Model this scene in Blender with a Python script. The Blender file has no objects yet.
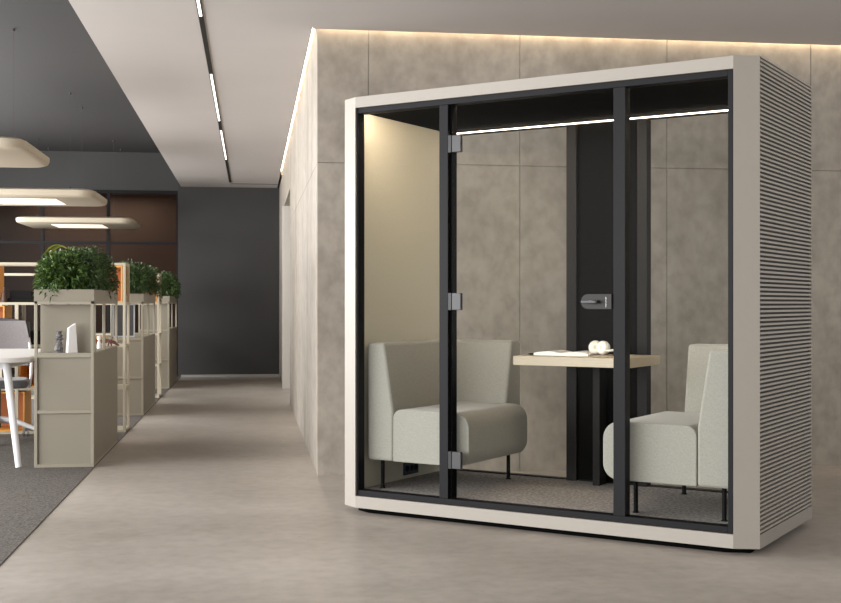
import bpy, bmesh, math, random
from mathutils import Vector, Matrix, Euler
random.seed(7)
C = bpy.context.scene.collection
R = math.radians

# ------------------------------------------------------------------ materials
def lin(c):
    return tuple(((v/255)/12.92 if v/255 <= .04045 else ((v/255+.055)/1.055)**2.4) for v in c)

def newmat(name):
    m = bpy.data.materials.new(name); m.use_nodes = True
    nt = m.node_tree; b = nt.nodes['Principled BSDF']
    return m, nt, b

def mat(name, rgb, rough=.5, metal=0, spec=.5, var=0, scale=8, bump=0, bscale=200, stretch=None):
    m, nt, b = newmat(name)
    c = lin(rgb)
    b.inputs['Base Color'].default_value = (*c, 1)
    b.inputs['Roughness'].default_value = rough
    b.inputs['Metallic'].default_value = metal
    b.inputs['Specular IOR Level'].default_value = spec
    tc = nt.nodes.new('ShaderNodeTexCoord'); src = tc.outputs['Object']
    if stretch:
        mp = nt.nodes.new('ShaderNodeMapping'); mp.inputs['Scale'].default_value = stretch
        nt.links.new(src, mp.inputs['Vector']); src = mp.outputs['Vector']
    if var:
        n = nt.nodes.new('ShaderNodeTexNoise'); n.inputs['Scale'].default_value = scale
        n.inputs['Detail'].default_value = 5
        nt.links.new(src, n.inputs['Vector'])
        r = nt.nodes.new('ShaderNodeValToRGB')
        r.color_ramp.elements[0].position = .3; r.color_ramp.elements[1].position = .7
        r.color_ramp.elements[0].color = (*[v*(1-var) for v in c], 1)
        r.color_ramp.elements[1].color = (*[min(1, v*(1+var)) for v in c], 1)
        nt.links.new(n.outputs['Fac'], r.inputs['Fac']); nt.links.new(r.outputs['Color'], b.inputs['Base Color'])
    if bump:
        n2 = nt.nodes.new('ShaderNodeTexNoise'); n2.inputs['Scale'].default_value = bscale
        nt.links.new(src, n2.inputs['Vector'])
        bp = nt.nodes.new('ShaderNodeBump'); bp.inputs['Strength'].default_value = bump; bp.inputs['Distance'].default_value = .01
        nt.links.new(n2.outputs['Fac'], bp.inputs['Height']); nt.links.new(bp.outputs['Normal'], b.inputs['Normal'])
    return m

def emis(name, rgb, strength):
    m, nt, b = newmat(name)
    b.inputs['Base Color'].default_value = (.8, .8, .8, 1)
    b.inputs['Emission Color'].default_value = (*lin(rgb), 1)
    b.inputs['Emission Strength'].default_value = strength
    return m

def glass(name, tint=(.96, .97, .96), refl=1.0, ior=1.45):
    m, nt, b = newmat(name); nt.nodes.remove(b)
    out = nt.nodes['Material Output']
    t = nt.nodes.new('ShaderNodeBsdfTransparent'); t.inputs['Color'].default_value = (*tint, 1)
    g = nt.nodes.new('ShaderNodeBsdfGlossy'); g.inputs['Roughness'].default_value = .16
    f = nt.nodes.new('ShaderNodeFresnel'); f.inputs['IOR'].default_value = ior
    mu = nt.nodes.new('ShaderNodeMath'); mu.operation = 'MULTIPLY'; mu.inputs[1].default_value = refl
    mx = nt.nodes.new('ShaderNodeMixShader')
    nt.links.new(f.outputs[0], mu.inputs[0]); nt.links.new(mu.outputs[0], mx.inputs['Fac'])
    nt.links.new(t.outputs[0], mx.inputs[1]); nt.links.new(g.outputs[0], mx.inputs[2])
    nt.links.new(mx.outputs[0], out.inputs['Surface'])
    return m

def concrete(name, base, dark, light, rough=.6, stretch=(1, 1, 1), scale=.9, streak=None, bump=.12, spec=.35, n2=(.86, 1.03), smix=.5, fine=False):
    n2a, n2b = n2
    m, nt, b = newmat(name); L = nt.links.new
    tc = nt.nodes.new('ShaderNodeTexCoord')
    mp = nt.nodes.new('ShaderNodeMapping'); mp.inputs['Scale'].default_value = stretch
    L(tc.outputs['Object'], mp.inputs['Vector'])
    n1 = nt.nodes.new('ShaderNodeTexNoise'); n1.inputs['Scale'].default_value = scale
    n1.inputs['Detail'].default_value = 9; n1.inputs['Roughness'].default_value = .62; n1.inputs['Distortion'].default_value = .5
    L(mp.outputs['Vector'], n1.inputs['Vector'])
    r = nt.nodes.new('ShaderNodeValToRGB'); cr = r.color_ramp
    cr.elements[0].position = .28; cr.elements[0].color = (*lin(dark), 1)
    cr.elements[1].position = .72; cr.elements[1].color = (*lin(light), 1)
    e = cr.elements.new(.5); e.color = (*lin(base), 1)
    L(n1.outputs['Fac'], r.inputs['Fac'])
    n2 = nt.nodes.new('ShaderNodeTexNoise'); n2.inputs['Scale'].default_value = 14; n2.inputs['Detail'].default_value = 6
    L(mp.outputs['Vector'], n2.inputs['Vector'])
    r2 = nt.nodes.new('ShaderNodeValToRGB'); r2.color_ramp.elements[0].position = .3; r2.color_ramp.elements[1].position = .62
    r2.color_ramp.elements[0].color = (n2a, n2a, n2a, 1); r2.color_ramp.elements[1].color = (n2b, n2b, n2b, 1)
    L(n2.outputs['Fac'], r2.inputs['Fac'])
    mx = nt.nodes.new('ShaderNodeMix'); mx.data_type = 'RGBA'; mx.blend_type = 'MULTIPLY'; mx.inputs[0].default_value = 1
    L(r.outputs['Color'], mx.inputs[6]); L(r2.outputs['Color'], mx.inputs[7])
    col = mx.outputs[2]
    if streak:      # long darker stains running across the slab
        mp3 = nt.nodes.new('ShaderNodeMapping'); mp3.inputs['Scale'].default_value = streak
        L(tc.outputs['Object'], mp3.inputs['Vector'])
        n3 = nt.nodes.new('ShaderNodeTexNoise'); n3.inputs['Scale'].default_value = 1; n3.inputs['Detail'].default_value = 8
        n3.inputs['Roughness'].default_value = .6
        L(mp3.outputs['Vector'], n3.inputs['Vector'])
        r3 = nt.nodes.new('ShaderNodeValToRGB'); r3.color_ramp.elements[0].position = .36; r3.color_ramp.elements[1].position = .56
        r3.color_ramp.elements[0].color = (.66, .645, .62, 1); r3.color_ramp.elements[1].color = (1, 1, 1, 1)
        L(n3.outputs['Fac'], r3.inputs['Fac'])
        m3 = nt.nodes.new('ShaderNodeMix'); m3.data_type = 'RGBA'; m3.blend_type = 'MULTIPLY'; m3.inputs[0].default_value = smix
        L(col, m3.inputs[6]); L(r3.outputs['Color'], m3.inputs[7]); col = m3.outputs[2]
    if fine:        # small dark specks and pits of worn screed
        n4 = nt.nodes.new('ShaderNodeTexNoise'); n4.inputs['Scale'].default_value = 38; n4.inputs['Detail'].default_value = 3
        L(tc.outputs['Object'], n4.inputs['Vector'])
        r4 = nt.nodes.new('ShaderNodeValToRGB'); r4.color_ramp.elements[0].position = .26; r4.color_ramp.elements[1].position = .36
        r4.color_ramp.elements[0].color = (.72, .71, .7, 1); r4.color_ramp.elements[1].color = (1, 1, 1, 1)
        L(n4.outputs['Fac'], r4.inputs['Fac'])
        m4 = nt.nodes.new('ShaderNodeMix'); m4.data_type = 'RGBA'; m4.blend_type = 'MULTIPLY'; m4.inputs[0].default_value = .6
        L(col, m4.inputs[6]); L(r4.outputs['Color'], m4.inputs[7]); col = m4.outputs[2]
    L(col, b.inputs['Base Color'])
    b.inputs['Roughness'].default_value = rough; b.inputs['Specular IOR Level'].default_value = spec
    bp = nt.nodes.new('ShaderNodeBump'); bp.inputs['Strength'].default_value = bump; bp.inputs['Distance'].default_value = .01
    L(n2.outputs['Fac'], bp.inputs['Height']); L(bp.outputs['Normal'], b.inputs['Normal'])
    return m

def fabric(name, c1, c2, scale=420, rough=.95, bump=.1):
    m, nt, b = newmat(name); L = nt.links.new
    tc = nt.nodes.new('ShaderNodeTexCoord')
    cols = []
    for st in ((1, 1, .18), (.3, .3, 1)):
        mp = nt.nodes.new('ShaderNodeMapping'); mp.inputs['Scale'].default_value = st
        L(tc.outputs['Object'], mp.inputs['Vector'])
        n = nt.nodes.new('ShaderNodeTexNoise'); n.inputs['Scale'].default_value = scale; n.inputs['Detail'].default_value = 2
        L(mp.outputs['Vector'], n.inputs['Vector']); cols.append(n.outputs['Fac'])
    ad = nt.nodes.new('ShaderNodeMath'); ad.operation = 'ADD'; L(cols[0], ad.inputs[0]); L(cols[1], ad.inputs[1])
    r = nt.nodes.new('ShaderNodeMapRange'); r.inputs[1].default_value = .6; r.inputs[2].default_value = 1.4
    L(ad.outputs[0], r.inputs[0])
    mx = nt.nodes.new('ShaderNodeMix'); mx.data_type = 'RGBA'
    mx.inputs[6].default_value = (*lin(c1), 1); mx.inputs[7].default_value = (*lin(c2), 1)
    L(r.outputs[0], mx.inputs[0]); L(mx.outputs[2], b.inputs['Base Color'])
    b.inputs['Roughness'].default_value = rough; b.inputs['Specular IOR Level'].default_value = .15
    b.inputs['Sheen Weight'].default_value = .25
    bp = nt.nodes.new('ShaderNodeBump'); bp.inputs['Strength'].default_value = bump; bp.inputs['Distance'].default_value = .002
    L(ad.outputs[0], bp.inputs['Height']); L(bp.outputs['Normal'], b.inputs['Normal'])
    return m

def carpet(name, c1, c2, scale):
    m, nt, b = newmat(name); L = nt.links.new
    tc = nt.nodes.new('ShaderNodeTexCoord')
    n = nt.nodes.new('ShaderNodeTexNoise'); n.inputs['Scale'].default_value = scale; n.inputs['Detail'].default_value = 4
    n.inputs['Roughness'].default_value = .7
    L(tc.outputs['Object'], n.inputs['Vector'])
    r = nt.nodes.new('ShaderNodeValToRGB'); r.color_ramp.elements[0].position = .34; r.color_ramp.elements[1].position = .66
    r.color_ramp.elements[0].color = (*lin(c1), 1); r.color_ramp.elements[1].color = (*lin(c2), 1)
    L(n.outputs['Fac'], r.inputs['Fac']); L(r.outputs['Color'], b.inputs['Base Color'])
    b.inputs['Roughness'].default_value = 1; b.inputs['Specular IOR Level'].default_value = .05
    bp = nt.nodes.new('ShaderNodeBump'); bp.inputs['Strength'].default_value = .6; bp.inputs['Distance'].default_value = .004
    L(n.outputs['Fac'], bp.inputs['Height']); L(bp.outputs['Normal'], b.inputs['Normal'])
    return m

M = dict(
    wallc=concrete('concrete_wall', (160, 152, 141), (142, 134, 123), (171, 163, 152), .62, (1, 1, .8), 1.3, streak=(2.6, 2.6, .45), n2=(.80, 1.04), smix=.35),
    floorc=concrete('concrete_floor', (173, 165, 156), (155, 147, 138), (184, 176, 168), .42, (1, 1, 1), .6, streak=(.4, .95, 1), bump=.03, spec=.4, n2=(.88, 1.03), smix=.6, fine=True),
    office_carpet=carpet('office_carpet', (76, 73, 70), (126, 121, 116), 90),
    pod_carpet=carpet('pod_carpet', (120, 115, 112), (186, 180, 176), 60),
    white_ceiling=mat('white_ceiling', (187, 181, 177), .75, var=.015, scale=3),
    dark_ceiling=mat('dark_ceiling', (45, 43, 43), .8, var=.05, scale=6, stretch=(.3, 6, 1)),
    dark_wall=mat('dark_wall', (43, 41, 40), .65, var=.06, scale=2),
    bulkhead=mat('bulkhead', (51, 51, 50), .7, var=.04, scale=2),
    plaster=mat('plaster', (190, 185, 178), .8, var=.02, scale=2),
    brown_wall=mat('brown_wall', (166, 153, 146), .8, var=.06, scale=1),
    pod_paint=mat('pod_paint', (154, 148, 139), .5, var=.012, scale=30),
    pod_groove=mat('pod_groove', (78, 74, 69), .8, spec=.2),
    pod_rib=mat('pod_rib', (168, 162, 152), .55),
    black_metal=mat('black_metal', (22, 22, 25), .5, spec=.15),
    black_matt=mat('black_matt', (14, 14, 14), .7, spec=.15),
    column_grey=mat('column_grey', (32, 30, 29), .6, spec=.15),
    column_panel=mat('column_panel', (10, 9, 8), .7, spec=.06),
    pod_ceiling=mat('pod_ceiling', (7, 6, 6), .9, spec=.05, var=.3, scale=90),
    felt=fabric('felt', (190, 186, 168), (198, 194, 176), 260, bump=.05),
    upholstery=fabric('upholstery', (142, 141, 133), (166, 164, 155), bump=.08),
    gasket=mat('gasket', (8, 8, 8), .9, spec=.05),
    steel=mat('hinge_steel', (62, 62, 64), .4, spec=.4),
    steel_dark=mat('hinge_dark', (34, 34, 36), .45, metal=.3),
    lock_grey=mat('lock_grey', (48, 46, 46), .5, spec=.25),
    lock_mark=mat('lock_mark', (190, 190, 190), .5),
    oak=mat('oak', (184, 172, 150), .5, var=.06, scale=14, stretch=(1, 14, 14)),
    white_paper=mat('white_paper', (240, 238, 232), .6),
    white_plastic=mat('white_plastic', (236, 230, 218), .35),
    cream_cap=mat('cream_cap', (206, 198, 184), .4),
    tan_tray=mat('tan_tray', (150, 128, 104), .5),
    navy=mat('navy', (22, 34, 66), .4),
    cabinet=mat('cabinet', (132, 125, 110), .55, var=.01, scale=20),
    cabinet_frame=mat('cabinet_frame', (144, 137, 121), .5),
    shelf_frame=mat('shelf_frame', (176, 167, 147), .5),
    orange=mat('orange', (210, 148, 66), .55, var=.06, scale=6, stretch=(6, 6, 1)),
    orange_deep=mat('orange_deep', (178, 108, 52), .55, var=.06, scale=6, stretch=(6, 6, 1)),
    white_desk=mat('white_desk', (232, 230, 228), .4),
    white_metal=mat('white_metal', (226, 226, 228), .4),
    chair_fabric=fabric('chair_fabric', (116, 112, 112), (136, 131, 131), 300),
    chair_dark=mat('chair_dark', (70, 72, 76), .6),
    seat_grey=fabric('seat_grey', (92, 92, 96), (116, 116, 120), 300),
    lamp_shell=mat('lamp_shell', (174, 163, 144), .7),
    lamp_glow=emis('lamp_glow', (255, 240, 214), 1.1),
    wire=mat('wire', (52, 50, 49), .6),
    track_black=mat('track_black', (20, 18, 17), .5),
    track_led=emis('track_led', (255, 244, 230), 3),
    cove_led=emis('cove_led', (255, 240, 216), 36),
    cove_led_soft=emis('cove_led_soft', (255, 230, 192), 34),
    pod_led=emis('pod_led', (255, 236, 212), 9),
    pod_led_front=emis('pod_led_front', (255, 232, 204), 185),
    bronze_glass=glass('bronze_glass', (.46, .42, .395), .05, 1.5),
    clear_glass=glass('clear_glass', (.98, .985, .98), .02),
    soil=mat('soil', (40, 32, 26), .9, var=.2, scale=60),
    stone=mat('grey_stone', (92, 90, 90), .7, var=.45, scale=70),
    porcelain=mat('porcelain', (232, 230, 228), .4),
    dark_clay=mat('dark_clay', (62, 40, 30), .6),
    redwood=mat('redwood', (92, 48, 40), .5),
    screen=mat('picture_dark', (58, 58, 60), .4),
    picture_rim=mat('picture_rim', (170, 178, 184), .4),
    alu=mat('alu', (150, 148, 146), .4, metal=.3),
)
def leafmat(name, c1, c2):
    m, nt, b = newmat(name); L = nt.links.new
    tc = nt.nodes.new('ShaderNodeTexCoord')
    n = nt.nodes.new('ShaderNodeTexNoise'); n.inputs['Scale'].default_value = 22; n.inputs['Detail'].default_value = 3
    L(tc.outputs['Object'], n.inputs['Vector'])
    r = nt.nodes.new('ShaderNodeValToRGB'); r.color_ramp.elements[0].position = .35; r.color_ramp.elements[1].position = .65
    r.color_ramp.elements[0].color = (*lin(c1), 1); r.color_ramp.elements[1].color = (*lin(c2), 1)
    L(n.outputs['Fac'], r.inputs['Fac']); L(r.outputs['Color'], b.inputs['Base Color'])
    b.inputs['Roughness'].default_value = .5
    return m
M['leaf'] = leafmat('leaf', (34, 56, 26), (74, 100, 46))
M['leaf_fern'] = leafmat('leaf_fern', (44, 68, 28), (90, 116, 50))
M['leaf_yellow'] = leafmat('leaf_yellow', (130, 140, 60), (176, 178, 90))
M['orange_flower'] = mat('orange_flower', (214, 120, 60), .6)

# ------------------------------------------------------------------ mesh helpers
class MB:
    def __init__(s): s.bm = bmesh.new()
    def poly(s, pts):
        vs = [s.bm.verts.new(p) for p in pts]
        return s.bm.faces.new(vs)
    def box(s, x0, x1, y0, y1, z0, z1):
        v = [s.bm.verts.new((x, y, z)) for z in (z0, z1) for x, y in ((x0, y0), (x1, y0), (x1, y1), (x0, y1))]
        for f in ((3, 2, 1, 0), (4, 5, 6, 7), (0, 1, 5, 4), (1, 2, 6, 5), (2, 3, 7, 6), (3, 0, 4, 7)):
            s.bm.faces.new([v[i] for i in f])
        return s
    def loft(s, rings, cap=True):
        vr = [[s.bm.verts.new(p) for p in r] for r in rings]; n = len(rings[0])
        for a, b in zip(vr, vr[1:]):
            for i in range(n):
                s.bm.faces.new((a[i], a[(i+1) % n], b[(i+1) % n], b[i]))
        if cap:
            s.bm.faces.new(list(reversed(vr[0]))); s.bm.faces.new(vr[-1])
        return s
    def prism(s, pts, axis, a, b):       # polygon pts in the two other axes, extruded a..b along axis
        def mk(p, t):
            return {'x': (t, p[0], p[1]), 'y': (p[0], t, p[1]), 'z': (p[0], p[1], t)}[axis]
        return s.loft([[mk(p, a) for p in pts], [mk(p, b) for p in pts]])
    def cyl(s, p0, p1, r0, r1=None, n=16, cap=True):
        r1 = r0 if r1 is None else r1
        p0, p1 = Vector(p0), Vector(p1); d = (p1-p0).normalized()
        a = d.orthogonal().normalized(); b = d.cross(a)
        ring = lambda p, r: [p+(a*math.cos(2*math.pi*i/n)+b*math.sin(2*math.pi*i/n))*r for i in range(n)]
        return s.loft([ring(p0, r0), ring(p1, r1)], cap)
    def tube(s, pts, r, n=10):
        pts = [Vector(p) for p in pts]; rings = []; a = None
        for i, p in enumerate(pts):
            d = (pts[min(i+1, len(pts)-1)]-pts[max(i-1, 0)]).normalized()
            if a is None: a = d.orthogonal().normalized()
            a = (a-d*a.dot(d)).normalized(); b = d.cross(a)
            rr = r[i] if isinstance(r, (list, tuple)) else r
            rings.append([p+(a*math.cos(2*math.pi*k/n)+b*math.sin(2*math.pi*k/n))*rr for k in range(n)])
        return s.loft(rings)
    def lathe(s, prof, c=(0, 0, 0), axis='z', n=24):
        rings = []
        for r, h in prof:
            ring = []
            for i in range(n):
                t = 2*math.pi*i/n; x, y = r*math.cos(t), r*math.sin(t)
                ring.append({'z': (c[0]+x, c[1]+y, c[2]+h), 'y': (c[0]+x, c[1]+h, c[2]+y), 'x': (c[0]+h, c[1]+x, c[2]+y)}[axis])
            rings.append(ring)
        return s.loft(rings)
    def build(s, name, m, parent=None, bevel=0, seg=2, smooth=None, loc=None, rot=None):
        bmesh.ops.recalc_face_normals(s.bm, faces=s.bm.faces)
        me = bpy.data.meshes.new(name); s.bm.to_mesh(me); s.bm.free()
        me.materials.append(m)
        o = bpy.data.objects.new(name, me); C.objects.link(o)
        if parent: o.parent = parent
        if loc: o.location = loc
        if rot: o.rotation_euler = rot
        if smooth is not None:
            me.shade_smooth(); me.set_sharp_from_angle(angle=R(smooth))
        if bevel:
            b = o.modifiers.new('bevel', 'BEVEL'); b.width = bevel; b.segments = seg; b.limit_method = 'ANGLE'; b.angle_limit = R(35)
            if smooth is None and seg > 1:
                me.shade_smooth(); b.harden_normals = True
        return o

def box(name, m, parent, *a, bevel=0, seg=2):
    return MB().box(*a).build(name, m, parent, bevel, seg)

def tag(o, label, cat, group=None):
    o['label'] = label; o['category'] = cat
    if group: o['group'] = group
    return o
def struct(o):
    o['kind'] = 'structure'; return o
def empty(name, label, cat, loc=(0, 0, 0), rz=0, group=None):
    o = bpy.data.objects.new(name, None); C.objects.link(o)
    o.location = loc; o.rotation_euler = (0, 0, rz); o.empty_display_size = .1
    return tag(o, label, cat, group)
def copy_tree(o, parent=None):
    c = o.copy(); C.objects.link(c); c.parent = parent
    for ch in list(o.children): copy_tree(ch, c)
    return c

def rrect(x0, x1, y0, y1, r, n=6):
    if not isinstance(r, (list, tuple)): r = (r,)*4      # corners: x0y0, x1y0, x1y1, x0y1
    pts = []
    for (cx, cy, a0, q) in ((x0, y0, 180, r[0]), (x1, y0, 270, r[1]), (x1, y1, 0, r[2]), (x0, y1, 90, r[3])):
        if q <= 0: pts.append((cx, cy)); continue
        ox = cx+q if cx == x0 else cx-q; oy = cy+q if cy == y0 else cy-q
        for i in range(n+1):
            t = R(a0+90*i/n); pts.append((ox+q*math.cos(t), oy+q*math.sin(t)))
    return pts

# ------------------------------------------------------------------ room shell
XL, XC, YB, YE, HC, HD = -1.03, .411, 7.60, 18.07, 2.806, 3.30
WL, WR, YF = -4.8, 6.2, -4.0
struct(box('floor', M['floorc'], None, XL, WR, YF, YE, -.1, 0))
struct(box('floor_carpet', M['office_carpet'], None, WL, XL, YF, 21, -.1, .004))
# soffit: front part and corridor part, one slab with a slot along the concrete walls
m = MB()
pl = [(XL, YF), (WR, YF), (WR, YB-.036), (XC-.032, YB-.036), (XC-.032, YE), (XL, YE)]
m.prism(pl, 'z', HC, 3.4)
struct(m.build('ceiling', M['white_ceiling']))
struct(box('ceiling_office', M['dark_ceiling'], None, WL, XL, YF, 21, HD, HD+.1))
struct(box('trim_1', M['track_black'], None, -.30, XC-.026, 17.50, 17.525, HC-.004, HC+.002))
# cove slot
struct(box('trim_2', M['plaster'], None, XC-.06, XC+.05, YB-.06, YE, 2.93, 2.96))
struct(box('trim_3', M['plaster'], None, XC-.06, WR, YB-.06, YB+.05, 2.93, 2.96))
def led(name, label, m_, *a):
    return tag(box(name, m_, None, *a), label, 'light strip')
led('cove_light', 'warm light strip in the ceiling slot along the corridor concrete wall', M['cove_led'], XC-.030, XC-.004, YB-.03, 16.75, 2.920, 2.926)
led('cove_light', 'warm light strip in the ceiling slot above the back concrete wall', M['cove_led_soft'], XC+.01, WR-.2, YB-.034, YB-.008, 2.868, 2.874)

def slab_wall(name, horizontal, cells, depth_sign, back, m_):
    """concrete wall of cast panels; cells = (a0,a1,z0,z1) on the face, joints are real gaps"""
    b = MB(); g = .0016
    for a0, a1, z0, z1 in cells:
        p = [(a0+g, z0+g), (a1-g, z0+g), (a1-g, z1-g), (a0+g, z1-g)]
        if horizontal:   # face at Y=back
            b.box(a0+g, a1-g, back, back+.02, z0+g, z1-g)
        else:
            b.box(back, back+.02, a0+g, a1-g, z0+g, z1-g)
    return b
xs = [XC-.003, .734, 1.715, 2.701, 3.70, 4.70, 5.70, WR]
zs = [-.003, 1.972, 2.93]
cells = [(xs[i], xs[i+1], zs[j], zs[j+1]) for i in range(len(xs)-1) for j in range(2)]
b = slab_wall('wall_back', True, cells, 1, YB, None)
b.box(XC+.02, WR, YB+.012, YB+.3, 0, 2.93)
struct(b.build('wall_back', M['wallc'], bevel=.002, seg=1))
# corridor wall with a doorway
DY0, DY1, DZ = 13.05, 15.55, 2.33
ys = [YB+.0201, 8.98, 10.36, 11.74, DY0]
cells = [(ys[i], ys[i+1], zs[j], zs[j+1]) for i in range(4) for j in range(2)]
cells += [(DY0, DY1, DZ, 2.93), (DY1, YE, zs[0], zs[1]), (DY1, YE, zs[1], zs[2])]
b = slab_wall('wall_corridor', False, cells, 1, XC, None)
b.box(XC+.012, XC+.3, YB+.32, DY0-.003, 0, 2.93); b.box(XC+.012, XC+.3, DY0+.003, DY1-.003, DZ+.003, 2.93)
b.box(XC+.012, XC+.3, DY1+.003, YE, 0, 2.93)
struct(b.build('wall_corridor', M['wallc'], bevel=.002, seg=1))
struct(box('wall_niche', M['plaster'], None, XC+.9, XC+1.0, DY0-1, DY1+1, 0, 2.93))
struct(box('trim_4', M['plaster'], None, XC-.02, XC+.3, DY1-.1, DY1+.002, 0, DZ))
# end of the corridor and the glazed partition beside it
struct(box('wall_end', M['dark_wall'], None, XL-.045, XC+.3, YE, YE+.2, 0, 3.4))
struct(box('baseboard_end', M['alu'], None, XL, XC, YE-.012, YE, 0, .03))
struct(box('wall_bulkhead', M['bulkhead'], None, WL, XL-.045, YE, YE+.2, 2.745, HD))
struct(box('wall_meeting_room', M['brown_wall'], None, WL, XL, 18.95, 19.05, 0, HD))
struct(box('wall_meeting_room_side', M['brown_wall'], None, XL-.045, XL+.05, YE+.2, 19.05, 0, HD))
struct(box('ceiling_meeting_room', M['plaster'], None, WL, XL, YE+.2, 18.95, 2.75, 2.8))
# outer shell
m = MB()
m.box(WL-.2, WL, YF, -3.7, 0, HD); m.box(WL-.2, WL, 16.8, 21, 0, HD); m.box(WL-.2, WL, -3.7, 16.8, 0, .3); m.box(WL-.2, WL, -3.7, 16.8, 2.9, HD)
struct(m.build('wall_left', M['plaster']))
m = MB()
m.box(WL, -4.4, YF-.2, YF, 0, 3.4); m.box(2.6, WR, YF-.2, YF, 0, 3.4); m.box(-4.4, 2.6, YF-.2, YF, 0, .3); m.box(-4.4, 2.6, YF-.2, YF, 2.7, 3.4)
struct(m.build('wall_front', M['plaster']))
m = MB()
m.box(WR, WR+.2, YF, 2.6, 0, 3.4); m.box(WR, WR+.2, 6.6, YB, 0, 3.4); m.box(WR, WR+.2, 2.6, 6.6, 0, .3); m.box(WR, WR+.2, 2.6, 6.6, 2.8, 3.4)
struct(m.build('wall_right', M['plaster']))
wf = MB()
for y in (-3.7, -1.7, .3, 2.3, 4.3, 6.3, 8.3, 10.3, 12.3, 14.3, 16.76): wf.box(WL-.12, WL-.06, y, y+.04, .3, 2.9)
wf.box(WL-.12, WL-.06, -3.7, 16.8, .3, .35); wf.box(WL-.12, WL-.06, -3.7, 16.8, 2.85, 2.9)
struct(wf.build('window_1', M['black_metal']))
wf = MB()
for x in (-4.4, -2.66, -.92, .82, 2.56): wf.box(x, x+.04, YF-.12, YF-.06, .3, 2.7)
wf.box(-4.4, 2.6, YF-.12, YF-.06, .3, .35); wf.box(-4.4, 2.6, YF-.12, YF-.06, 2.65, 2.7)
struct(wf.build('added_window_2', M['black_metal']))  # unseen window frame, added to go with the front fill light
wf = MB()
for y in (2.6, 4.58, 6.56): wf.box(WR+.06, WR+.12, y, y+.04, .3, 2.8)
wf.box(WR+.06, WR+.12, 2.6, 6.6, .3, .35); wf.box(WR+.06, WR+.12, 2.6, 6.6, 2.75, 2.8)
struct(wf.build('added_window_3', M['black_metal']))  # unseen window frame, added to go with the right-hand light

# glazed partition
pt = empty('glass_partition', 'brown tinted glazed partition with thin dark frames at the end of the office', 'partition', (0, YE+.05, 0))
fx = [-4.78, -4.0, -3.013, -2.079, XL-.047]
f = MB()
for x in fx: f.box(x-.022, x+.022 if x < -1.2 else x, -.03, .03, 0, 2.745)
f.box(fx[0], fx[-1], -.028, .028, 1.95, 1.99); f.box(fx[0], fx[-1], -.028, .028, 2.70, 2.745); f.box(fx[0], fx[-1], -.028, .028, 0, .06)
f.build('frame', M['black_metal'], pt)
for i in range(4):
    for z0, z1 in ((.06, 1.95), (1.99, 2.70)):
        box('pane', M['bronze_glass'], pt, fx[i]+.022, fx[i+1]-.022, -.005, .005, z0, z1)

# ceiling track with lit segments
tr = empty('ceiling_track_light', 'slim black recessed ceiling track with lit white segments above the corridor', 'track light', (-.30, 0, HC))
box('track', M['track_black'], tr, -.015, .015, 1.0, 17.30, -.006, 0)
for y0, y1 in ((2.6, 4.9), (5.0, 7.29), (9.14, 11.45), (12.1, 14.5)):
    box('led_segment', M['track_led'], tr, -.008, .008, y0, y1, -.010, -.0055)

# pendant lamps over the desks
PZL = 2.20
def pendant(PZL):
    t = empty('pendant_lamp', '', 'pendant lamp')
    b = MB(); h, hl = .77, .67
    rings = []
    for inset, z in ((.03, .085), (0, .07), (0, .035), (.012, .012), (.04, 0)):
        rings.append([(x, y, z) for x, y in rrect(-h+inset, h-inset, -hl+inset, hl-inset, .16-inset*.5, 6)])
    b.loft(rings).build('shade', M['lamp_shell'], t, smooth=35)
    box('light_panel', M['lamp_glow'], t, -.34, .34, -.34, .34, -.006, .004, bevel=.002)
    for sx, sy in ((-.5, -.45), (.5, -.45), (.5, .45), (-.5, .45)):
        w = MB(); w.cyl((sx, sy, .08), (sx, sy, HD-PZL), .0007, n=6)
        w.cyl((sx, sy, .08), (sx, sy, .12), .012, n=8); w.cyl((sx, sy, HD-PZL-.02), (sx, sy, HD-PZL), .012, n=8)
        w.build('wire', M['wire'], t)
    return t
PENDS = [(-2.40, 9.62, 'nearest rounded square pendant lamp cut by the left photo edge, hung from the dark ceiling'),
         (-2.39, 13.5, 'middle rounded square pendant lamp with glowing panel, hung from the dark ceiling'),
         (-2.36, 17.25, 'farthest rounded square pendant lamp, hung in front of the brown glazed partition')]
for i, (x, y, lb) in enumerate(PENDS):
    zl = (2.20, 2.19, 2.16)[i]
    p = pendant(zl)
    p.location = (x, y, zl); tag(p, lb, 'pendant lamp', 'pendant lamps over the desks')

# ------------------------------------------------------------------ meeting pod
YA = R(39.7971); PO = Vector((2.1281, 4.8716, 0))
WID = Vector((math.cos(YA), -math.sin(YA), 0)); DEP = Vector((math.sin(YA), math.cos(YA), 0))
def PW(u, v, z=0): return PO+WID*u+DEP*v+Vector((0, 0, z))
W, D, CU, CV = 2.18, .99, .1009, .0492
FZ = .115; NR = 108
pod = empty('meeting_pod', 'freestanding beige meeting pod with black framed glass front and ribbed side', 'meeting pod', PO, -YA)
outline = [(-W+CU, 0), (-CU, 0), (0, CV), (0, D-CV), (-CU, D), (-W+CU, D), (-W, D-CV), (-W, CV)]
pi = [(u*.985-.0165, v*.96+.02) for u, v in outline]
MB().prism([(u*.95-.0545, v*.90+.05) for u, v in outline], 'z', 0, .03).build('plinth', M['gasket'], pod)
def rim(side):
    r = [(-W+CU, 0), (-CU, 0), (-CU, .0345), (-.0505, CV), (-side, CV), (-side, D-CV), (-.0505, D-CV), (-CU, D-.0345), (-CU, D), (-W+CU, D), (-W+CU, D-.0345), (-W+.0505, D-CV), (-W+side, D-CV), (-W+side, CV), (-W+.0505, CV), (-W+CU, .0345)]
    return r
MB().prism(rim(0), 'z', .03, .09).build('base_rim', M['pod_paint'], pod)
MB().prism(rim(.0125), 'z', 2.095, 2.15).build('roof_rim', M['pod_paint'], pod)
cv = CV
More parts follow.
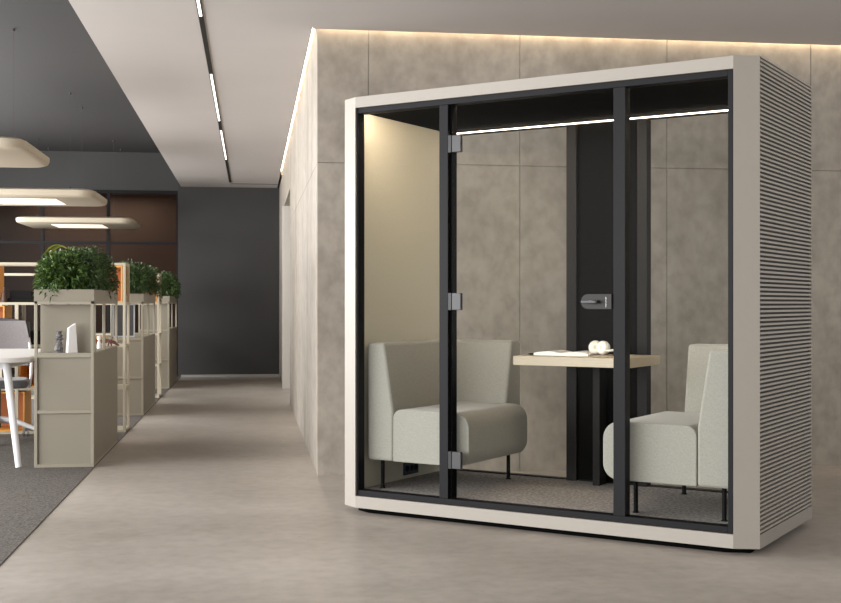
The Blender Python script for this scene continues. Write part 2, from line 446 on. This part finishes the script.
for sgn in (0, 1):
    for back in (0, 1):
        def T(u, v): return (u if not sgn else -W-u, v if not back else D-v)
        q = [T(-CU, 0), T(0, CV), T(-.05, CV), T(-CU, .035)]
        MB().prism(q, 'z', .03, 2.15).build('corner_post', M['pod_paint'], pod)
# side walls: backing, ribs, edge strips (one ribbed panel per side)
for sgn in (0, 1):
    s_ = -1 if sgn else 1
    def X(u): return u if not sgn else -W-u
    def bx(b, u0, u1, *r):
        a0, a1 = sorted((X(u0), X(u1))); b.box(a0, a1, *r)
    b = MB(); bx(b, -.06, -.012, CV+.001, D-CV-.001, .09, 2.095); b.build('side_wall', M['pod_groove'], pod)
    b = MB(); n = NR; z0, z1 = .092, 2.142; pz = (z1-z0)/n
    for i in range(n):
        z = z0+i*pz
        bx(b, -.0125, -.0005, CV+.004, D-CV-.014, z+pz*.27, z+pz*.74)
    bx(b, -.0125, 0, D-CV-.012, D-CV-.001, .09, 2.15); bx(b, -.0125, 0, CV+.003, D-CV-.012, 2.143, 2.15)
    b.build('ribbed_panel', M['pod_rib'], pod)
box('floor_carpet', M['pod_carpet'], pod, -W+.07, -.07, .05, D-.03, .088, FZ)
box('lining', M['felt'], pod, -W+.062, -W+.08, .09, D-.045, FZ, 2.085)
box('lining', M['felt'], pod, -.08, -.062, .09, D-.045, FZ, 2.085)
box('ceiling_panel', M['pod_ceiling'], pod, -W+.062, -.062, .09, D-.04, 2.083, 2.094)
# front frame
f = MB()
F0, F1 = .012, .07
f.box(-W+.089, -W+.111, F0, F1, .091, 2.094); f.box(-.128, -.106, F0, F1, .091, 2.094)
f.box(-W+.111, -.128, F0, F1, .091, .120); f.box(-W+.111, -.128, F0, F1, 2.066, 2.094)
f.box(-1.581, -1.531, F0, F1, .120, 2.066); f.box(-.658, -.600, F0, F1, .120, 2.066)
f.build('front_frame', M['black_metal'], pod, bevel=.002)
g = MB()
g.box(-1.531, -1.517, .03, .075, .12, 2.066)
g.build('door_seal', M['gasket'], pod)
box('front_pane', M['clear_glass'], pod, -W+.111, -1.581, .038, .046, .12, 2.066)
box('front_pane', M['clear_glass'], pod, -.600, -.128, .038, .046, .12, 2.066)
door = box('glass_door', M['clear_glass'], pod, -1.517, -.664, .022, .030, .124, 2.062)
door['label'] = 'clear glass pod door'
for z in (1.869, 1.094, .314):
    h = box('hinge', M['steel_dark'], door, -1.523, -1.5035, -.002, .021, z-.043, z+.043, bevel=.002)
    box('leaf_plate', M['steel'], h, -1.503, -1.452, .000, .0215, z-.042, z+.042, bevel=.003)
lk = MB().prism([(u, z) for u, z in rrect(-.816, -.664, 1.058, 1.128, (.035, .002, .002, .035), 8)], 'y', .006, .0215).build('lock_plate', M['lock_grey'], door, bevel=.002)
lv = MB(); lv.box(-.802, -.722, -.026, -.016, 1.084, 1.100); lv.box(-.738, -.722, -.026, .006, 1.084, 1.100)
lv.build('lever_handle', M['steel'], lk, bevel=.004)
mk = MB()
z = 1.068
for k, hh in enumerate((.006, .008, .005, .007, .006, .008, .005)):   # worn, unreadable vertical mark
    mk.box(-.694, -.694+(.006 if k % 2 else .0045), .0052, .006, z, z+hh*.62); z += .0071
mk.build('printed_mark', M['lock_mark'], lk)
# back frame, panes, column
f = MB(); B0, B1 = .945, D-.002
f.box(-W+.08, -W+.11, B0, B1, .09, 2.095); f.box(-.11, -.08, B0, B1, .09, 2.095)
f.box(-W+.11, -.11, B0, B1, .09, FZ+.006); f.box(-W+.11, -.11, B0, B1, 2.062, 2.095)
f.build('back_frame', M['black_metal'], pod)
box('back_pane', M['clear_glass'], pod, -W+.11, -1.312, .96, .968, FZ+.006, 2.062)
box('back_pane', M['clear_glass'], pod, -.850, -.11, .96, .968, FZ+.006, 2.062)
box('column_post', M['column_grey'], pod, -1.316, -1.256, .925, .985, FZ, 2.06, bevel=.002)
box('column_post', M['column_grey'], pod, -.905, -.850, .925, .985, FZ, 2.06, bevel=.002)
box('column_panel', M['column_panel'], pod, -1.256, -.905, .95, .98, FZ, 2.06)
box('light_strip', M['pod_led'], pod, -W+.085, -.085, .932, .944, 2.067, 2.072)
box('light_strip', M['pod_led_front'], pod, -W+.115, -.130, .0705, .078, 2.074, 2.086)
so = box('socket_plate', M['navy'], pod, -W+.080, -W+.088, .49, .64, .134, .206, bevel=.002)
for k in range(3):
    MB().lathe([(.0, 0), (.017, 0), (.017, .004), (0.0001, .004)], (-W+.087, .52+k*.045, .17), 'x', 16).build('socket', M['black_matt'], so)

# sofas
def sofa(name, label, mirror):
    su = (lambda u: -2.222-u) if mirror else (lambda u: u+.012)
    cu = su(-1.80)
    t = empty(name, label, 'sofa', PW(cu, .5, FZ), -YA, 'corner sofas in the meeting pod')
    def L(u, v, z): return (su(u)-cu, v-.5, z-FZ)
    uo, ub, ut, ue = -2.085, -1.926, -1.980, -1.64 if mirror else -1.60
    vo, vb, vt = .915, .735, .80
    b = MB()
    def ring(ui, vi, z, e=0):
        return [L(uo+e, .10+e, z), L(ui-e, .10+e, z), L(ui-e, vi+e, z), L(ue-e, vi+e, z), L(ue-e, vo-e, z), L(uo+e, vo-e, z)]
    b.loft([ring(ub, vb, .268), ring(ub, vb, .53), ring(ut, vt, .878)])
    b.build('backrest', M['upholstery'], t, bevel=.016, seg=4)
    pts = rrect(ub+.001, -1.475, .268, .538, (.006, .075, .08, .05), 8)
    b = MB(); b.loft([[L(p, vv, z) for p, z in pts] for vv in (.10, vb+.012)])
    b.build('seat', M['upholstery'], t, bevel=.008, seg=3)
    for u, v in ((-2.03, .165), (-1.612, .165), (-1.62, .80), (-2.03, .84)):
        b = MB(); x, y, z = L(u, v, FZ)
        b.cyl((x, y, 0), (x, y, .155), .0105, n=14); b.cyl((x, y, 0), (x, y, .004), .015, n=14)
        b.build('leg', M['black_matt'], t, smooth=40)
    return t
sofa('corner_sofa', 'pale grey-green corner sofa on the left side of the pod, behind the glass door hinges', False)
sofa('corner_sofa', 'pale grey-green corner sofa on the right side of the pod, beside the ribbed wall', True)

# table with what lies on it
TZ = .812
tb = empty('pod_table', 'small pale oak table between the two pod sofas', 'table', PW(-1.09, .70, FZ), -YA)
def TL(u, v, z): return u+1.09, v-.70, z-FZ
def tbox(name, m_, u0, u1, v0, v1, z0, z1, **k):
    a = TL(u0, v0, z0); b = TL(u1, v1, z1)
    return box(name, m_, tb, a[0], b[0], a[1], b[1], a[2], b[2], **k)
tbox('tabletop', M['oak'], -1.410, -.772, .475, .922, TZ-.048, TZ, bevel=.003)
tbox('leg_panel', M['column_grey'], -1.118, -1.078, .83, .922, FZ, TZ-.0485, bevel=.002)

nb = empty('notebook', 'open white notebook lying on the left of the oak table', 'notebook', PW(-1.205, .70, TZ), -YA+R(4))
def page(x0, x1, lift):
    b = MB(); n = 8; top = []; bot = []
    for i in range(n+1):
        t = i/n; x = x0+(x1-x0)*t
        z = .004+lift*math.sin(math.pi*min(1, t*1.0))*.5+lift*.5
        top.append((x, z))
    pts = [(x0, 0), (x1, 0)]+list(reversed(top))
    b.prism(pts, 'y', -.10, .10); return b
page(-.15, 0, .018).build('pages', M['white_paper'], nb)
page(0, .15, .017).build('pages', M['white_paper'], nb)
pn = MB(); pn.cyl((0, 0, 0), (.13, 0, 0), .0042, n=10); pn.cyl((-.012, 0, 0), (0, 0, 0), .0012, .0042, n=10)
pn = pn.build('pen', M['black_matt'], None, smooth=40)
pn.location = PW(-1.385, .62, TZ+.0043); pn.rotation_euler = (0, 0, -YA+R(60)); tag(pn, 'thin dark pen beside the white notebook on the table edge', 'pen')

ty = MB().prism(rrect(-.075, .09, -.06, .06, .02, 5), 'z', 0, .006).build('tray', M['tan_tray'], None, bevel=.001, seg=1)
ty.location = PW(-1.0, .70, TZ); ty.rotation_euler = (0, 0, -YA); tag(ty, 'thin tan tray under the cream headphones on the table', 'tray')
hp = empty('headphones', 'cream over-ear headphones resting on a thin tan tray', 'headphones', PW(-1.015, .69, TZ+.006), -YA)
prof = [(.0001, -.022), (.024, -.022), (.033, -.018), (.0365, -.008), (.0365, .006), (.032, .016), (.026, .02), (.012, .0205), (.0001, .018)]
for x, y, rz in ((-.030, .012, 20), (.020, -.008, -12)):
    c = MB().lathe([(r, -h) for r, h in prof], (0, 0, 0), 'y', 24).build('ear_cup', M['white_plastic'], hp, smooth=50, loc=(x, y, .0365), rot=(R(-8), 0, R(rz)))
    MB().lathe([(.0001, -.0215), (.009, -.0215), (.010, -.0205), (.0001, -.0200)], (0, 0, 0), 'y', 16).build('cap', M['cream_cap'], c)
b = MB(); pts = []
for i in range(17):
    t = math.pi*i/16; pts.append((.034+.052*math.sin(t), .024-.05*(1-math.cos(t))*.5, .022+.004*math.sin(t)))
b.tube(pts, .0065, 8); b.build('headband', M['white_plastic'], hp, smooth=60)

# ------------------------------------------------------------------ office: planter cabinets
def foliage(n, hx, hy, z0, z1, leaf, spill=0.0, b=None):
    """dense bush: leaf blades scattered over and inside a lumpy dome"""
    b = b or MB()
    lumps = [(hx*sx*random.uniform(.45, .7), -hy*.85+hy*1.7*k/4+random.uniform(-.03, .03), random.uniform(.66, .98)) for k in range(5) for sx in (-1, 0, 1)]
    for _ in range(n):
        cx, cy, hh = random.choice(lumps)
        th = random.uniform(0, 2*math.pi); ph = math.acos(random.uniform(-.75, 1))
        rr = random.uniform(.72, 1.03); rad = min(hx*.62, .16)
        d = Vector((math.sin(ph)*math.cos(th), math.sin(ph)*math.sin(th), math.cos(ph)))
        zc = z0+(z1-z0)*hh*.55; p = Vector((cx, cy, zc))+Vector((d.x*rad*rr, d.y*rad*rr, d.z*(z1-z0)*hh*.55*rr))
        if abs(p.x) > hx or abs(p.y) > hy:
            if random.random() > .45: continue
            p.z -= spill*random.random()
        if p.z < z0-.02 and abs(p.x) < hx and abs(p.y) < hy: continue
        if p.z < z0-.02-spill: continue
        L_ = leaf*random.uniform(.6, 1.25); w = L_*random.uniform(.28, .42)
        dirn = (d+Vector((random.uniform(-.9, .9), random.uniform(-.9, .9), random.uniform(-.7, .6)))).normalized()
        side = dirn.cross(Vector((random.uniform(-1, 1), random.uniform(-1, 1), 1))).normalized()*w*.5
        mid = p+dirn*L_*.5; tip = p+dirn*L_+Vector((0, 0, -L_*.25))
        f1 = [b.bm.verts.new(q) for q in (p, mid+side, tip, mid-side)]
        b.bm.faces.new(f1)
    return b
def fern(nf, length, z0, rmin=.35):
    b = MB()
    for k in range(nf):
        th = random.uniform(0, 2*math.pi); Lg = length*random.uniform(.6, 1.1); el = random.uniform(.25, 1.3)
        dx, dy = math.cos(th), math.sin(th); n = 12; P = []
        for i in range(n+1):
            t = i/n; rad = Lg*(t*math.cos(el)+.35*t*t); z = Lg*(math.sin(el)*t-.75*t*t)
            P.append(Vector((dx*rad, dy*rad, z0+z)))
        side = Vector((-dy, dx, 0))
        for i in range(1, n):
            w = Lg*.17*math.sin(math.pi*(i/n)**.8)+.006
            d = (P[i+1]-P[i-1]).normalized()
            for sg in (-1, 1):
                tip = P[i]+side*sg*w+d*w*.5+Vector((0, 0, -w*.3)); q = P[i]+d*Lg*.03
                o2 = side*sg*w*.5+d*w*.45
                b.bm.faces.new([b.bm.verts.new(x) for x in (P[i]-d*Lg*.02, P[i]+o2-d*Lg*.025, tip, q+o2)])
    return b

CX0, CX1 = -1.414, -1.032
def planter_cabinet(label, y0, y1, ymid, pane, dark_picture=False):
    t = empty('planter_cabinet', label, 'cabinet', (CX0, y0, .004), 0, 'planter cabinets along the corridor')
    w, d = CX1-CX0, y1-y0; p = .020; H1, H2 = .745, 1.095; z0 = .0
    b = MB()
    for x in (0, w-p):
        for y in (0, d-p): b.box(x, x+p, y, y+p, 0, H2)
        b.box(x, x+p, ymid-y0, ymid-y0+.018, H1, H2)
    for z in (0, .355, H1-.022):
        b.box(p, w-p, 0, p, z, z+.022)
    b.box(p, w-p, d-p, d, 0, .02); b.box(0, p, p, d-p, 0, .02); b.box(w-p, w, p, d-p, 0, .02)
    b.box(0, w, 0, p, H2-.018, H2+.001); b.box(0, w, d-p, d, H2-.018, H2+.001)
    b.box(0, p, p, d-p, H2-.018, H2+.001); b.box(w-p, w, p, d-p, H2-.018, H2+.001)
    b.build('frame', M['cabinet_frame'], t, bevel=.0015, seg=1)
    for z0_, z1_ in ((.022, .355), (.377, H1-.022)):
        box('front_panel', M['cabinet'], t, p, w-p, .016, .03, z0_, z1_)
    box('side_panel', M['cabinet'], t, w-.012, w-.001, p, d-p, .02, H1); box('side_panel', M['cabinet'], t, .001, .012, p, d-p, .02, H1)
    box('back_panel', M['cabinet'], t, p, w-p, d-.03, d-.016, .02, H1)
    box('worktop', M['cabinet_frame'], t, p*.2, w-p*.2, .001, d-.001, H1, H1+.008)
    if pane: box('divider_panel', M['cabinet'], t, p, w-.004, pane, pane+.014, H1+.008, H2-.02)
    tray = MB(); a, c, z, zt = -.001, w+.001, H2+.001, H2+.078; e = .006
    tray.box(a, c, -.002, d+.0, z, z+.01)
    tray.box(a, c, -.002, -.002+e, z+.01, zt); tray.box(a, c, d-e, d, z+.01, zt)
    tray.box(a, a+e, -.002+e, d-e, z+.01, zt); tray.box(c-e, c, -.002+e, d-e, z+.01, zt)
    tr_ = tray.build('planter_tray', M['cabinet'], t)
    box('soil', M['soil'], tr_, a+e, c-e, -.002+e, d-e, z+.01, zt-.012)
    return t
CAB = [('beige planter cabinet nearest the camera, fronting the corridor with two blank panels', 8.18, 9.60, 8.80, .12),
       ('beige planter cabinet in the middle of the row, behind the near one', 11.86, 13.28, 12.5, 0),
       ('beige planter cabinet farthest down the corridor, next to the dark end wall', 15.55, 17.1, 16.2, .1)]
PZ = 1.095+.078+.004-.012
names_ = ['in the nearest planter cabinet', 'in the middle planter cabinet', 'in the farthest planter cabinet']
for i, (lb, y0, y1, ym, pn_) in enumerate(CAB):
    planter_cabinet(lb, y0, y1, ym, pn_)
    xm = (CX0+CX1)/2; d = y1-y0
    if i == 0:
        f1 = foliage(6500, .125, .17, .0, .25, .042, .09, fern(60, .165, .02)).build('fern', M['leaf_fern'], None); f1.location = (xm-.045, y0+.20, PZ+.01)
        tag(f1, 'arching light green fern spilling over the left front of the nearest planter', 'plant')
        f2 = foliage(10000, .15, .30, .02, .30, .031, .05).build('bushy_plant', M['leaf'], None); f2.location = (xm+.04, y0+.40, PZ)
        tag(f2, 'dense dark green bush at the front right of the nearest planter', 'plant')
        f3 = foliage(11000, .185, .38, .0, .30, .032, .09).build('bushy_plant', M['leaf'], None); f3.location = (xm, y0+1.02, PZ)
        tag(f3, 'dark green bush at the back of the nearest planter, in front of the orange box', 'plant')
        b = MB()
        for th, Lg in ((2.9, .22), (3.3, .19), (2.5, .2), (.3, .08)):
            P = []
            for k in range(11):
                t_ = k/10; P.append(Vector((math.cos(th)*Lg*.8*t_, math.sin(th)*Lg*.3*t_, Lg*(.62*t_-.85*t_*t_))))
            sd = Vector((-math.sin(th), math.cos(th), .5)).normalized()
            wd = [.003+.012*math.sin(math.pi*k/10) for k in range(11)]
            for k in range(10):
                b.bm.faces.new([b.bm.verts.new(x) for x in (P[k]-sd*wd[k], P[k]+sd*wd[k], P[k+1]+sd*wd[k+1], P[k+1]-sd*wd[k+1])])
        b.tube([(0, 0, -.28), (0, 0, 0)], .006, 6)
        b = b.build('broadleaf_plant', M['leaf_yellow'], None); b.location = (xm-.0, y0+.16, PZ+.285)
        tag(b, 'pale yellow-green arching leaves rising above the nearest planter', 'plant')
    elif i == 1:
        f2 = foliage(7000, .19, .36, .02, .32, .042, .05).build('bushy_plant', M['leaf'], None); f2.location = (xm, y0+.34, PZ)
        tag(f2, 'bushy green plant at the front of the middle planter, right of the orange box', 'plant')
        f3 = foliage(7000, .21, .38, .02, .29, .042, .12).build('bushy_plant', M['leaf'], None); f3.location = (xm+.01, y0+1.04, PZ)
        tag(f3, 'bushy green plant at the back of the middle planter, trailing over its corridor side', 'plant')
        fl = MB()
        for q in range(5):
            a = 2*math.pi*q/5
            fl.poly([(0, 0, 0), (.012*math.cos(a-.5), .012*math.sin(a-.5), .006), (.026*math.cos(a), .026*math.sin(a), .004), (.012*math.cos(a+.5), .012*math.sin(a+.5), .006)])
        fl.build('flower', M['orange_flower'], f3, loc=(.10, -.30, .2), rot=(R(80), 0, 0))
    else:
        f2 = foliage(8000, .22, .66, .02, .30, .045, .08).build('bushy_plant', M['leaf'], None); f2.location = (xm, y0+.72, PZ)
        tag(f2, 'bushy green plant in the farthest planter, against the dark end wall', 'plant')

CT = .745+.008+.004
# ornaments on the nearest cabinet
b = MB(); rr = random.Random(3); rings = []
for k in range(15):
    z = .145*k/14; rad = .029+.007*rr.uniform(-1, 1)-.012*(k/14)
    rings.append([((rad+rr.uniform(-.005, .005))*math.cos(2*math.pi*i/10), (rad+rr.uniform(-.005, .005))*math.sin(2*math.pi*i/10), z) for i in range(10)])
b.loft(rings); o = b.build('stone_figurine', M['stone'], None); o.location = (-1.262, 8.225, CT); tag(o, 'rough grey stone figurine beside the white obelisk on the nearest cabinet', 'figurine')
b = MB(); b.loft([[(-.026, -.02, 0), (.026, -.02, 0), (.026, .02, 0), (-.026, .02, 0)], [(-.018, -.013, .165), (.018, -.013, .195), (.018, .013, .195), (-.018, .013, .165)]])
o = b.build('obelisk', M['porcelain'], None, bevel=.001, seg=1); o.location = (-1.182, 8.225, CT); o.rotation_euler = (0, 0, R(30)); o.scale = (1.3, 1.1, 1); tag(o, 'white tapered obelisk ornament on the nearest cabinet', 'ornament')
b = MB(); b.cyl((0, 0, 0), (0, 0, .05), .017, .012); b.cyl((0, 0, .05), (0, 0, .058), .006); b.lathe([(.0001, .056), (.014, .06), (.017, .074), (.012, .088), (.0001, .092)], n=14)
o = b.build('white_figurine', M['porcelain'], None, smooth=40); o.location = (-1.10, 9.02, CT); tag(o, 'small white figurine beside the post on the nearest cabinet, behind its divider', 'figurine')
b = MB()
b.tube([(-.07, 0, .075), (-.02, 0, .055), (.03, 0, .04), (.08, 0, .006)], [.007, .014, .016, .006], 8)
b.tube([(-.02, 0, .06), (-.03, -.02, .005)], .008, 8); b.tube([(-.01, 0, .055), (.0, .02, .005)], .008, 8)
b.tube([(.0, 0, .06), (.015, 0, .10)], [.010, .005], 8)
o = b.build('wooden_figurine', M['redwood'], None, smooth=50); o.scale = (.75, .75, .75); o.location = (-1.06, 9.42, CT); tag(o, 'small red-brown wooden animal figurine on the far end of the nearest cabinet', 'figurine')
# framed picture in the middle cabinet
pc = empty('framed_picture', 'dark framed picture leaning in the open bay of the middle cabinet', 'picture', (-1.225, 11.93, CT))
b = MB(); b.box(-.105, -.093, 0, .02, 0, .325); b.box(.093, .105, 0, .02, 0, .325); b.box(-.093, .093, 0, .02, 0, .014); b.box(-.093, .093, 0, .02, .31, .325)
b.build('frame', M['picture_rim'], pc)
box('picture', M['screen'], pc, -.093, .093, .008, .014, .014, .31)

# ------------------------------------------------------------------ cross shelving with orange boxes
def cross_shelf(label, y, inserts):
    t = empty('open_shelving', label, 'shelving', (-1.045, y, .004), 0, 'open shelving units standing across the office')
    x0 = -2.2; d = .34; p = .022
    b = MB()
    for yy in (0, d-p):
        b.box(-p, 0, yy, yy+p, 0, 1.42); b.box(x0, x0+p, yy, yy+p, 0, 1.42)
        b.box(x0+p, -p, yy, yy+p, 1.398, 1.42)
        for x in (-.895, -1.76): b.box(x, x+p+.006, yy, yy+p, .022, 1.075)
    for x in (-p, x0): b.box(x, x+p, p, d-p, 1.398, 1.42)
    b.build('frame', M['shelf_frame'], t, bevel=.0015, seg=1)
    for z in (0, .36, .715, 1.068):
        box('shelf', M['shelf_frame'], t, x0+.002, -.002, .002, d-.002, z, z+.022)
    for (a0, a1, z) in inserts:
        c = MB(); h = .325 if z < 1 else .305; z_ = z+.022; e = .012
        c.box(a0, a0+e, .012, d-.012, z_, z_+h); c.box(a1-e, a1, .012, d-.012, z_, z_+h)
        c.box(a0+e, a1-e, .012, d-.012, z_, z_+e); c.box(a0+e, a1-e, .012, d-.012, z_+h-e, z_+h)
        k = c.build('box_insert', M['orange'], t); k['label'] = 'orange box insert'
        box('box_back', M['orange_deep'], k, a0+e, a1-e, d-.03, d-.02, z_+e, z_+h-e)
    return t
cross_shelf('cream open shelving with orange boxes behind the nearest planter cabinet', 10.33,
            [(-.43, -.028, 1.068), (-1.50, -1.045, 1.068), (-1.45, -.98, .715), (-.865, -.40, .36), (-1.35, -.82, 0), (-1.75, -1.37, 0)])
cross_shelf('cream open shelving with orange boxes behind the middle planter cabinet', 14.05,
            [(-.30, -.028, 1.068), (-.86, -.45, .36)])
SB = 1.068+.022+.004
o = box('storage_box', M['black_matt'], None, -.125, .125, -.09, .09, 0, .034, bevel=.003); o.location = (-1.885, 10.47, SB)
tag(o, 'flat black box at the bottom of the pair on the upper shelf', 'box', 'black boxes on the shelving')
o = box('storage_box', M['black_matt'], None, -.085, .085, -.08, .08, 0, .062, bevel=.003); o.location = (-1.905, 10.47, SB+.034)
tag(o, 'black box on top of the flat one on the upper shelf', 'box', 'black boxes on the shelving')
o = box('storage_box', M['black_matt'], None, -.075, .075, -.08, .08, 0, .115, bevel=.003); o.location = (-1.825, 10.47, .715+.026)
tag(o, 'black box on the lower shelf, left of the cabinet post', 'box', 'black boxes on the shelving')
b = MB(); b.lathe([(.0001, 0), (.022, 0), (.024, .03), (.015, .07), (.009, .1), (.011, .12), (.0001, .125)], n=16)
o = b.build('vase', M['dark_clay'], None, smooth=40); o.location = (-2.03, 10.36, SB); tag(o, 'small dark brown vase in front of the orange box at the left edge', 'vase')

# ------------------------------------------------------------------ desk and chair at the left edge
dk = empty('white_desk', 'white desk with rounded corners beside the nearest planter cabinet', 'desk', (-2.34, 8.85, .004))
MB().prism(rrect(-.9, .90, -.86, .82, .22, 10), 'z', .696, .730).build('desktop', M['white_desk'], dk, bevel=.008, seg=3)
for sx, sy in ((1, -1), (1, 1), (-1, -1), (-1, 1)):
    b = MB(); b.cyl((sx*(.82 if sy < 0 else .42), (-.63 if sy < 0 else .48), 0), (sx*(.72 if sy < 0 else .40), (-.52 if sy < 0 else .44), .697), .020, .028, 16); b.build('leg', M['white_metal'], dk, smooth=40)
b = MB(); b.box(-.68, .68, -.03, .03, .64, .696); b.box(-.71, -.65, -.52, .52, .64, .696); b.box(.65, .71, -.52, .52, .64, .696); b.build('underframe', M['white_metal'], dk)
o = box('laptop', M['black_matt'], None, -.15, .15, -.11, .11, 0, .018, bevel=.004); o.location = (-2.075, 9.30, .734); tag(o, 'closed black laptop on the white desk', 'laptop')

ch = empty('office_chair', 'light grey office chair with white frame behind the white desk', 'chair', (-1.985, 9.87, .004), R(8))
b = MB(); rings = []
for k in range(9):
    t = k/8; z = .58+.36*t; y = .20+.07*t+.02*math.sin(math.pi*t)
    hw = .20+.035*math.sin(math.pi*min(1, .25+t*.75))
    rings.append([(x, y+.05*(x/.23)**2*-1+yy, z) for yy, xs_ in ((-.012, [-hw+2*hw*j/8 for j in range(9)]), (.012, [hw-2*hw*j/8 for j in range(9)])) for x in xs_])
b.loft(rings).build('backrest', M['chair_fabric'], ch, smooth=50)
pts = []
for k in range(21):
    t = k/20
    if t < .35: x, z = -.225, .58+.34*(t/.35)
    elif t > .65: x, z = .225, .58+.34*((1-t)/.35)
    else: x, z = -.225+.45*((t-.35)/.3), .92+.03*math.sin(math.pi*(t-.35)/.3)
    pts.append((x, .22+.075*(z-.58)/.36-.03*(x/.225)**2, z))
b = MB(); b.tube(pts, .013, 8); b.build('back_rim', M['chair_dark'], ch, smooth=60)
MB().prism(rrect(-.235, .235, -.25, .22, .08, 8), 'z', .42, .485).build('seat', M['seat_grey'], ch, bevel=.025, seg=4)
for sx in (-1, 1):
    b = MB(); b.tube([(sx*.10, .05, .41), (sx*.24, .08, .42), (sx*.25, .10, .52), (sx*.25, .16, .64), (sx*.225, .22, .80)], .013, 8); b.build('side_frame', M['white_metal'], ch, smooth=60)
b = MB(); b.cyl((0, 0, .10), (0, 0, .41), .025, n=14); b.build('gas_lift', M['chair_dark'], ch, smooth=40)
b = MB()
for k in range(5):
    a = R(-20+72*k); b.tube([(0, 0, .17), (.16*math.cos(a), .16*math.sin(a), .145), (.33*math.cos(a), .33*math.sin(a), .085)], [.026, .022, .016], 8)
b.build('star_base', M['white_metal'], ch, smooth=60)
for k in range(5):
    a = R(-20+72*k); x, y = .33*math.cos(a), .33*math.sin(a)
    b = MB()
    for s_ in (-.017, .017): b.cyl((x+s_-.008, y, .032), (x+s_+.008, y, .032), .032, n=16)
    b.cyl((x, y, .04), (x, y, .09), .008, n=8); b.build('caster', M['alu'], ch, smooth=40)

# ------------------------------------------------------------------ light
def area(name, loc, target, sx, sy, power, col):
    l = bpy.data.lights.new(name, 'AREA'); l.shape = 'RECTANGLE'; l.size = sx; l.size_y = sy; l.energy = power; l.color = col
    o = bpy.data.objects.new(name, l); C.objects.link(o); o.location = loc
    o.rotation_euler = (Vector(target)-Vector(loc)).to_track_quat('-Z', 'Y').to_euler()
    return o
area('daylight_fill', (WL+.02, 1.3, 1.6), (5, 1.3, 1.6), 9.8, 2.4, 980, (1, .99, .98))
area('daylight_fill', (WL+.02, 11.45, 1.6), (5, 11.45, 1.6), 10.4, 2.4, 1080, (1, .99, .98))
area('daylight_fill', (-.9, YF+.02, 1.5), (-.9, 5, 1.5), 6.8, 2.3, 50, (1, .99, .98))  # fill light added behind the camera for evenness, no known window there
area('fill_behind_camera', (2.2, -1.0, HC-.03), (2.2, -1.0, 0), 2.4, 1.2, 40, (1, .93, .84))  # unseen ceiling fill added to lift the room's ambient level
area('daylight_fill', (WR-.02, 4.6, 1.6), (0, 4.6, 1.6), 4.0, 2.4, 55, (1, .985, .96))  # unseen right-hand light added to brighten the pod's ribbed side
area('meeting_room_fill', (-2.3, 18.5, 2.72), (-2.3, 18.5, 0), 1.8, .2, 17, (1, .85, .70))  # unseen light added behind the partition to brighten the brown wall
area('niche_fill', (XC+.6, 14.3, 2.9), (XC+.6, 14.3, 0), .3, 1.2, 12, (1, .92, .80))  # unseen fill added inside the doorway, no fixture there
w = bpy.data.worlds.new('world'); bpy.context.scene.world = w; w.use_nodes = True
w.node_tree.nodes['Background'].inputs[0].default_value = (.75, .85, 1, 1); w.node_tree.nodes['Background'].inputs[1].default_value = .6

# ------------------------------------------------------------------ camera
cam = bpy.data.cameras.new('camera'); co = bpy.data.objects.new('camera', cam); C.objects.link(co)
co.location = (0, 0, 1.085); co.rotation_euler = (R(90), 0, R(-7.9921))
cam.sensor_width = 36; cam.lens = 1203.46/841*36; cam.shift_y = 1.83/841; cam.clip_end = 100
sc = bpy.context.scene; sc.camera = co
sc.view_settings.view_transform = 'Standard'; sc.view_settings.look = 'None'; sc.view_settings.gamma = 1
sc.view_settings.use_curve_mapping = False; sc.view_settings.exposure = -.27
sc.cycles.use_denoising = True
sc.cycles.max_bounces = 10; sc.cycles.diffuse_bounces = 5; sc.cycles.transparent_max_bounces = 24
sc.cycles.sample_clamp_indirect = 4
